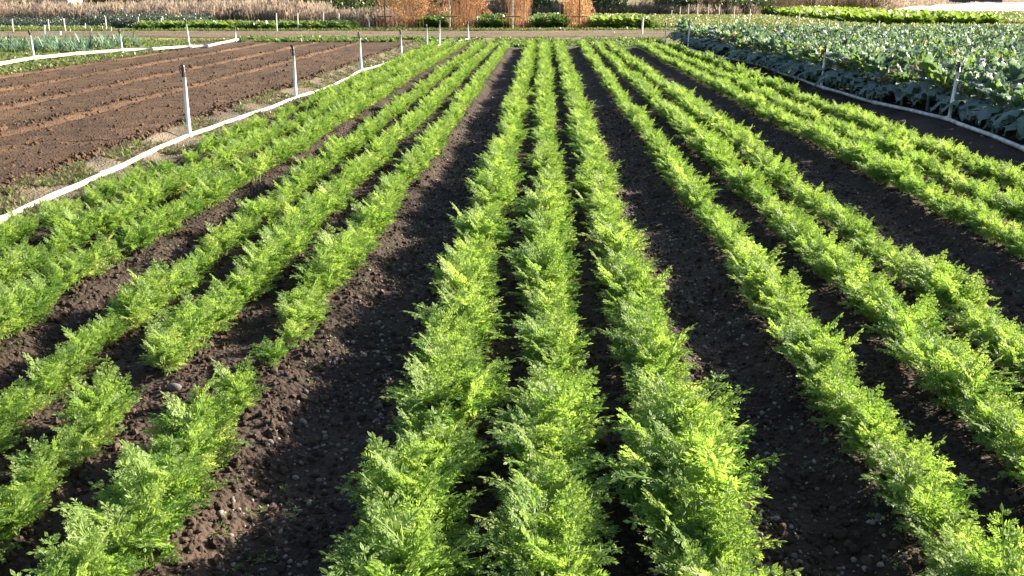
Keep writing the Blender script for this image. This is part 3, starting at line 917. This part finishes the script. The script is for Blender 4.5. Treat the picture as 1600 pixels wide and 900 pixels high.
patch("pale_field", x[k], y[k], 0.16, 0.30, PALES, "low pale yellow-green crop rows behind the cabbage field", "crop")
x, y = bed_rows(20.6, 28.8, 64, 104, 0.45, 0.36)
k = vnoise(x / 1.2, y / 3.0, 65) > -0.3
patch("lettuce_bed", x[k], y[k], 0.42, 0.85, LETTUCE, "bright yellow-green lettuce bed in front of the white row covers", "lettuce")
x, y = bed_rows(29.6, 50, 66, 103, 0.75, 0.42)
patch("low_crop", x, y, 0.26, 0.42, PALES + WEEDS, "low dull green crop rows next to the bright lettuce bed", "crop")

# ------------------------------------------------------------------ white row covers, sheds
def row_cover(x0, x1, y0, wd, ht, label, seed):
    rng = np.random.default_rng(seed)
    xs = np.linspace(x0, x1, 60); n = 9
    mb = MB(); vs, fs = [], []
    for i, xx in enumerate(xs):
        e = min(1, (xx - x0) / 2.0, (x1 - xx) / 2.0); e = math.sqrt(max(0.02, e))
        sag = 0.88 + 0.12 * abs(math.cos((xx - x0) * PI / 1.5))
        for j in range(n):
            a = PI * j / (n - 1)
            vs.append((xx, y0 - math.cos(a) * wd / 2 + rng.normal(0, .02), max(0.0, math.sin(a)) * ht * e * sag + rng.normal(0, .012) + 0.02))
    for i in range(59):
        for j in range(n - 1):
            fs.append((i * n + j, (i + 1) * n + j, (i + 1) * n + j + 1, i * n + j + 1))
    mb.add(vs, fs)
    o = link("row_cover", mb.mesh("row_cover", M_COVER, True))
    sol = o.modifiers.new("cloth", 'SOLIDIFY'); sol.thickness = 0.01
    return tag(o, label, "row cover")
row_cover(36.5, 90, 107.0, 6.0, 0.50, "white fabric row cover right behind the low crops", 1)
row_cover(40.0, 95, 114.5, 6.5, 0.60, "white fabric row cover second from the low crops", 2)
row_cover(46.0, 98, 122.5, 6.5, 0.70, "white fabric row cover second from the dark shed", 3)
row_cover(53.0, 105, 131.0, 7.0, 0.85, "white fabric row cover nearest the dark shed", 4)

def shed(name, x, y, w, d, h, wall, label, over=0.3):
    root = empty(name, (x, y, 0)); tag(root, label, "shed")
    nb = int(w / 0.3)
    for k in range(nb):
        b = MB(); b.box(-w / 2 + k * w / nb + 0.006, -w / 2 + (k + 1) * w / nb - 0.006, -d / 2 - 0.03, -d / 2, 0, h)
        link("board", b.mesh("board", wall), None, root)
    b = MB()
    b.box(-w / 2, w / 2, -d / 2 + 0.003, -d / 2 + 0.1, 0, h); b.box(-w / 2, w / 2, d / 2 - 0.1, d / 2, 0, h)
    b.box(-w / 2, -w / 2 + 0.1, -d / 2 + 0.103, d / 2 - 0.103, 0, h); b.box(w / 2 - 0.1, w / 2, -d / 2 + 0.103, d / 2 - 0.103, 0, h)
    link("wall", b.mesh("wall", wall), None, root)
    b = MB()
    vs = []
    for xx in (-w / 2 - over, w / 2 + over):
        vs += [(xx, -d / 2 - over, h - 0.05), (xx, 0, h + 0.28 * d), (xx, d / 2 + over, h - 0.05), (xx, d / 2 + over, h + 0.05), (xx, 0, h + 0.28 * d + 0.1), (xx, -d / 2 - over, h + 0.05)]
    b.add(vs, [(0, 1, 7, 6), (1, 2, 8, 7), (2, 3, 9, 8), (3, 4, 10, 9), (4, 5, 11, 10), (5, 0, 6, 11), (5, 4, 1, 0), (4, 3, 2, 1), (6, 7, 10, 11), (7, 8, 9, 10)])
    link("roof", b.mesh("roof", M_ROOF), None, root)
    return root
shed("farm_shed", 70.0, 165, 6.4, 5.0, 3.6, M_SHED, "dark blue-grey board shed behind the white row covers")
shed("cream_shed", -32.3, 66.0, 2.0, 2.0, 1.55, M_SHEDC, "small cream shed standing among the dry reeds", 0.12)

# ------------------------------------------------------------------ stakes
def stake(px, py0, py1, label, cat="stake", rad=0.03, mat=None, dist_scale=1.0, group=None, tilt=0.0, dark=False):
    q = P(px, py1)
    d = (Vector((q.x, q.y, 0)) - Vector((0, 0, H_CAM))).length
    h = (py1 - py0) * d * math.cos(0) / FPX
    o = empty("marker_stake", (q.x, q.y, hz(q.x, q.y) - 0.03))
    b = MB(); b.tube([(0, 0, 0), (0, 0, h * 0.5), (0.02, 0, h)], [rad, rad * 0.95, rad * 0.9], 7)
    link("post", b.mesh("post", mat or M_WOODW), None, o)
    b = MB(); b.tube([(0.02, 0, h + 0.001), (0.02, 0, h + 0.03)], [rad * 1.05, rad * 0.6], 7)
    link("cap", b.mesh("cap", M_WOODW), None, o)
    o.rotation_euler = (0, tilt, 0)
    tag(o, label, cat, group)
    return o
G1 = "white stakes in front of the bramble hedge"
for px, a, b, t in ((21, 33, 49, 0), (77, 33, 48, 0), (103, 32, 51, -.06), (134, 38, 48, 0), (167, 30, 48, -.03), (218, 29, 46, -.04), (253, 31, 46, 0), (257, 28, 45, -.1)):
    stake(px, a, b, "thin white stake standing in front of the shade-dark bramble hedge", group=G1, tilt=t)
for px, a, b in ((110, 46, 52), (143, 45, 50), (160, 42, 48), (174, 43, 49)):
    stake(px, a, b, "short white peg in the grass before the shade-dark bramble hedge", "peg", 0.025, group="short white pegs by the bramble hedge")
stake(72, 43, 66, "tall pale stake rising behind the leek rows", rad=0.035)
stake(94, 50, 57, "short thick white peg at the edge of the dirt track near the leeks", "peg", 0.07)
for px, a, b in ((433, 23, 49), (466, 23, 47), (506, 21, 44), (530, 22, 43), (555, 19, 42), (577, 27, 43)):
    stake(px, a, b, "thin white stake rising out of the bright leafy greens bed", rad=0.035, group="white stakes in the leafy greens")
for px, a, b in ((1049, 17, 27), (1062, 12, 27), (1075, 8, 27), (1089, 8, 27), (1106, 9, 27), (1123, 9, 28), (1146, 12, 33), (1170, 17, 42)):
    stake(px, a, b, "thin white stake in a line across the pale yellow-green field", rad=0.04, group="stakes across the pale field")
stake(1003, 30, 56, "brown wooden stake at the track corner by the cabbages", rad=0.05, mat=M_WOODW)
for px, a, b in ((1247, 24, 44), (1294, 33, 47), (1371, 35, 54), (1485, 37, 54), (1457, 42, 50), (1515, 42, 50), (1582, 41, 49)):
    stake(px, a, b, "thin white stake between the cabbage field and the track", rad=0.035, group="stakes behind the cabbages")

# ------------------------------------------------------------------ berry rows on trellises
def cloud(rng, n, fn, size, aspect=0.5, tmean=0.5, tsd=0.25, upright=0.0, clumps=0):
    """n small leaf quads; fn(rng) gives a point inside the volume"""
    mb = MB()
    for i in range(n):
        p = np.array(fn(rng))
        d = rng.normal(0, 1, 3); d[2] += upright * (2.5 if rng.random() < .8 else 0); d /= np.linalg.norm(d)
        e = np.cross(d, rng.normal(0, 1, 3)); e /= np.linalg.norm(e) + 1e-9
        l = size * rng.uniform(0.6, 1.4); w = l * aspect * 0.5
        mb.add([p - d * l * .5, p + e * w, p + d * l * .5, p - e * w], [(0, 1, 2, 3)], float(np.clip(rng.normal(tmean, tsd), 0, 1)))
    return mb

def berry_row(px0, px1, y0, y1, h, label, seed):
    rng = np.random.default_rng(seed)
    xa, xb = P(px0, 41).x, P(px1, 41).x
    cx, w = (xa + xb) / 2, (xb - xa)
    root = empty("berry_row", (cx, y0, 0)); tag(root, label, "berry bush", "dry berry rows beyond the track")
    cl = []
    for i in range(46):
        zz_ = h * rng.random() ** 0.9
        wd = w * 0.5 * (0.62 + 0.34 * math.sin(PI * min(1, 0.1 + 0.7 * zz_ / h)))
        cl.append((rng.uniform(-1, 1) * (wd - 0.3), (y1 - y0) * rng.random() ** 1.6, zz_, rng.uniform(0.3, 0.62)))
    def fn(r):
        c = cl[int(r.integers(0, len(cl)))]
        p = r.normal(0, 1, 3); p *= c[3] * r.random() ** 0.4 / np.linalg.norm(p)
        return (c[0] + p[0], max(-0.3, c[1] + p[1]), max(0.02, c[2] + p[2]))
    link("foliage", cloud(rng, 9000, fn, 0.14, 0.30, 0.5, 0.27, 0.35).mesh("foliage", M_CANE), None, root)
    mb = MB()
    for i in range(130):
        x0, yy = rng.normal(0, w * .2), rng.uniform(0, (y1 - y0) * .5)
        mb.tube([(x0, yy, 0), (x0 + rng.normal(0, .1), yy, h * .5), (x0 + rng.normal(0, .35), yy - .1, h * rng.uniform(.8, 1.1))], [0.012, 0.01, 0.005], 4, 0.8, False)
    c = link("canes", mb.mesh("canes", M_CANE), None, root); c["kind"] = "stuff"
berry_row(596, 694, 55.5, 72, 3.4, "widest rusty orange dry berry row with a bushy sloping side", 1)
berry_row(700, 757, 55.5, 74, 3.3, "golden orange dry berry row next to the widest one", 2)
berry_row(789, 832, 55.5, 74, 3.3, "narrow orange dry berry row between two green crop beds", 3)
berry_row(877, 926, 55.5, 74, 3.3, "tan dry berry row beside the tall pale green crop", 4)
def trellis(px, off, label, mat):
    q = P(px, 42); y = 54.9 + off
    root = empty("trellis_post", (q.x * y / q.y, y, 0)); tag(root, label, "trellis post", "trellis posts of the berry rows")
    b = MB(); b.tube([(0, 0, -.05), (0, 0, 1.9), (0.02, 0, 3.0)], [0.035, 0.035, 0.03], 8); link("post", b.mesh("post", mat), None, root)
    b = MB(); b.box(-0.42, 0.42, -0.09, -0.05, 0.63, 0.68); link("crossbar", b.mesh("crossbar", M_WOODD), None, root)
    b = MB(); b.box(-0.42, 0.42, -0.09, -0.05, 1.74, 1.82); link("crossbar", b.mesh("crossbar", M_WOODD), None, root)
trellis(602, 0, "dark trellis post with crossbars before the widest berry row", M_WOODD)
trellis(703, 0, "pale trellis post with crossbars before the golden berry row", M_WOODW)
trellis(801, 0, "pale trellis post with crossbars before the narrow orange berry row", M_WOODW)
trellis(905, 0, "brown trellis post with crossbars before the tan berry row", M_WOODD)

# ------------------------------------------------------------------ reeds, and brambles coloured as the shade at their foot
def reed_clump(rng, n=34):
    mb = MB()
    for i in range(n):
        x0, y0 = rng.normal(0, .28, 2); h = rng.uniform(0.55, 1.1)
        lx, ly = rng.normal(0, .10, 2); w = rng.uniform(0.008, 0.02); a = rng.uniform(0, PI)
        ex, ey = math.cos(a) * w, math.sin(a) * w
        t = float(np.clip(rng.normal(.5, .28), 0, 1))
        mb.add([(x0 - ex, y0 - ey, 0), (x0 + ex, y0 + ey, 0), (x0 + lx * .6 + ex, y0 + ly * .6 + ey, h * .6), (x0 + lx * .6 - ex, y0 + ly * .6 - ey, h * .6), (x0 + lx * 1.4, y0 + ly * 1.4, h)],
               [(0, 1, 2, 3), (3, 2, 4)], t)
        if rng.random() < .6:      # plume
            for q in range(3):
                hx, hy, hh = x0 + lx * 1.3 + rng.normal(0, .03), y0 + ly * 1.3 + rng.normal(0, .03), h * rng.uniform(.8, 1.05)
                mb.add([(hx - .03, hy, hh - .08), (hx, hy + .02, hh - .1), (hx + .03, hy, hh), (hx, hy, hh + .09)], [(0, 1, 2, 3)], min(1, t + .2))
    return mb.mesh("reed", M_REED)
rr_ = np.random.default_rng(9)
REEDS = [reed_clump(rr_) for _ in range(5)]
n = 2300
x = RNG.uniform(-48, -8.5, n); y = 58.0 + RNG.uniform(0, 9, n) ** 1.0
s = RNG.uniform(0.95, 1.45, n) * np.where(x > -33, 0.88, 1.0) * (1 + 0.35 * vnoise(x / 2.5, y / 2.5, 71)); s = np.where(x > -14, s * 0.75, s)
scatter("reed_bed", np.stack([x, y, np.zeros(n)], -1), zrot(n), np.stack([s * 0.8, s * 0.8, s], -1), RNG.integers(0, 5, n), REEDS, "tall tan dry reeds in a broad bed before the trees", "reeds")
br = np.random.default_rng(19)
BRM = [cloud(br, 420, lambda r: (r.normal(0, .5), r.normal(0, .5), abs(r.normal(0, .38))), 0.11, 0.7).mesh("bramble", M_BRAMBLE_SHADE) for _ in range(4)]
n = 420
x = RNG.uniform(-50, -19.5, n); y = 56.2 + RNG.uniform(0, 1.8, n)
s = RNG.uniform(0.35, 0.68, n) * np.where(x > -26, 1.35, 1)
scatter("shade_bramble_hedge", np.stack([x, y, np.zeros(n)], -1), zrot(n), uni(s), RNG.integers(0, 4, n), BRM, "low bramble hedge, shade-dark blue-green, at the foot of the dry reeds", "hedge")  # dark hedge stands in for the strip of shade under the reeds
# dry grass between trees and berry rows, and on the far side
n = 2600
x = RNG.uniform(-12, 40, n); y = RNG.uniform(89, 102, n)
k = (x < 19)
scatter("dry_grass", np.stack([x[k], y[k], np.zeros(k.sum())], -1), zrot(k.sum()), uni(RNG.uniform(.5, 1.0, k.sum())), RNG.integers(0, 5, k.sum()), REEDS, "pale dry grass under the trees beyond the fields", "dry grass")
n = 6000
x = RNG.uniform(28, 150, n); y = RNG.uniform(122, 260, n)
scatter("dry_meadow", np.stack([x, y, np.zeros(n)], -1), zrot(n), np.stack([np.full(n, 1.6), np.full(n, 1.6), RNG.uniform(.45, .8, n)], -1), RNG.integers(0, 5, n), REEDS, "wide tan dry grass meadow beyond the white row covers", "dry grass")

# ------------------------------------------------------------------ trees and shrubs
def tree_meshes(rng, h, r, crown_low, mat, n=4200, lean=0.0, size=0.22, aspect=0.6):
    tr = MB()
    top = Vector((lean * h * .4, 0, h * 0.75))
    tr.tube([(0, 0, -.1), (lean * .3, 0, h * .18), (lean * h * .2, .1, h * .45), tuple(top)], [r * 0.085, r * .065, r * .05, r * .015], 9)
    clumps = []
    for i in range(9):
        a = i * 2.4 + rng.uniform(-.3, .3); z0 = h * rng.uniform(.18, .6)
        e = Vector((math.cos(a) * r * rng.uniform(.5, .95), math.sin(a) * r * rng.uniform(.5, .95), z0 + h * rng.uniform(.08, .3)))
        b = Vector((lean * z0 * .4, 0, z0))
        mid = b.lerp(e, .5) + Vector((0, 0, -.1 * r + rng.normal(0, .15)))
        tr.tube([tuple(b), tuple(mid), tuple(e)], [r * .035, r * .022, r * .006], 6, 0.5, False)
        clumps.append(e)
    for i in range(16):
        a = rng.uniform(0, 6.28); q = math.sqrt(rng.random()) * r
        clumps.append(Vector((math.cos(a) * q, math.sin(a) * q, rng.uniform(crown_low, h * 0.95))))
    cs = [(c, r * rng.uniform(.18, .38)) for c in clumps]
    def fn(rg):
        c, cr = cs[int(rg.integers(0, len(cs)))]
        p = rg.normal(0, 1, 3); p /= np.linalg.norm(p) / (cr * rg.random() ** .35)
        return (c.x + p[0], c.y + p[1], max(0.15, c.z + p[2] * .8))
    return tr.mesh("trunk", M_BARK, True), cloud(rng, n, fn, size, aspect).mesh("crown", mat)
tr_ = np.random.default_rng(57)
DARKT = [tree_meshes(tr_, tr_.uniform(6.5, 9), tr_.uniform(3, 4), 0.8, M_TREE, 6000, tr_.uniform(-.6, .6)) for _ in range(3)]
BARET = [tree_meshes(tr_, tr_.uniform(7, 9), tr_.uniform(2.4, 3.2), 1.8, M_BARETREE, 4200, tr_.uniform(-.7, .7), 0.5, 0.06) for _ in range(3)]
SHRUB = [(None, cloud(tr_, 1800, lambda r: (r.normal(0, .85), r.normal(0, .7), abs(r.normal(.7, .6)) + .05), 0.2, .6).mesh("crown", M_TREE)) for _ in range(3)]
SHRUBB = [(None, cloud(tr_, 1500, lambda r: (r.normal(0, .8), r.normal(0, .7), abs(r.normal(.7, .7)) + .05), 0.42, .07, .6, .3, .5).mesh("crown", M_BARETREE)) for _ in range(3)]
TW = MB()
for i in range(9):
    a = i * .7
    TW.tube([(0, 0, -.05), (math.cos(a) * .3, math.sin(a) * .3, .7), (math.cos(a) * .7, math.sin(a) * .7, 1.5)], [.04, .03, .01], 5, .5, False)
TW = TW.mesh("stems", M_BARK, True)
def place(kind, x, y, s, label, cat, group, name):
    tm, cm = kind
    root = empty(name, (x, y, 0), RNG.uniform(0, 6.28)); root.scale = (s, s, s)
    link("trunk" if tm else "stems", tm or TW, None, root); link("crown", cm, None, root)
    tag(root, label, cat, group)
for i, x in enumerate((-9, -4.5, 0.5, 4, 8.5, 12, 16, 20)):
    place(DARKT[i % 3], x + RNG.normal(0, .6), 96 + RNG.uniform(-3, 6), RNG.uniform(.9, 1.15), "dark olive evergreen tree standing behind the berry rows and pale field", "tree", "dark evergreen trees beyond the fields", "evergreen_tree")
for i, x in enumerate((22.5, 26, 29.5, 33)):
    place(BARET[i % 3], x + RNG.normal(0, .6), 112 + RNG.uniform(-3, 6), RNG.uniform(.8, 1.1), "bare brown winter tree between the dark evergreens and the dry meadow", "tree", "bare trees by the dry meadow", "bare_tree")
for i, x in enumerate((-62, -55, -48, -42, -36, -30, -24.5, -19.5, -18.5, -15.5, -14, -12)):
    k = DARKT if i % 2 else BARET
    place(k[i % 3], x + RNG.normal(0, .8), 98 + RNG.uniform(-2, 8), RNG.uniform(.9, 1.15), "dark tree rising behind the dry reeds" if i % 2 else "bare grey tree rising behind the dry reeds", "tree", "dark trees behind the reeds" if i % 2 else "bare trees behind the reeds", "evergreen_tree" if i % 2 else "bare_tree")
for i in range(16):
    x = -11 + i * 2.2
    k = SHRUB if i % 3 else SHRUBB
    place(k[i % 3], x + RNG.normal(0, .4), 91.5 + RNG.uniform(-1.5, 1.5), RNG.uniform(.8, 1.2), "dark green shrub under the evergreen trees" if i % 3 else "twiggy brown shrub under the evergreen trees", "shrub",
          "dark shrubs under the evergreens" if i % 3 else "twiggy shrubs under the evergreens", "dark_shrub" if i % 3 else "twiggy_shrub")
for i in range(16):
    x = -60 + i * 3.1
    place(SHRUB[i % 3], x + RNG.normal(0, .8), 86 + RNG.uniform(-1, 3), RNG.uniform(1.0, 1.5), "dark green shrub crowding behind the dry reeds", "shrub", "dark shrubs behind the reeds", "dark_shrub")
for i in range(9):
    place(SHRUBB[i % 3], 20.5 + i * 1.9 + RNG.normal(0, .4), 107.5 + RNG.uniform(-1.5, 1.5), RNG.uniform(.9, 1.4), "twiggy brown shrub at the feet of the bare trees", "shrub", "twiggy shrubs under the bare trees", "twiggy_shrub")
# hills closing the valley
xs = np.linspace(-900, 900, 90); ysn = np.linspace(300, 1100, 24)
vs = []; fs = []
for j, yy in enumerate(ysn):
    for i, xx in enumerate(xs):
        t = j / 23
        zhill = (70 * sstep(0, 1, np.array([t]))[0]) * (0.75 + 0.9 * float(vnoise(np.array([xx / 160.0]), np.array([yy / 200.0]), 91)[0])) - 0.5
        vs.append((xx, yy, zhill))
for j in range(23):
    for i in range(89): fs.append((j * 90 + i, j * 90 + i + 1, (j + 1) * 90 + i + 1, (j + 1) * 90 + i))
mb = MB(); mb.add(vs, fs)
M_HILL = plain_mat("hill_scrub", (0.045, 0.06, 0.03), (0.13, 0.12, 0.06), 0.95, 0.06, spec=0.1)
tag(link("hills", mb.mesh("hills", M_HILL, True)), "low scrubby hills closing the valley", "hills", kind="structure")
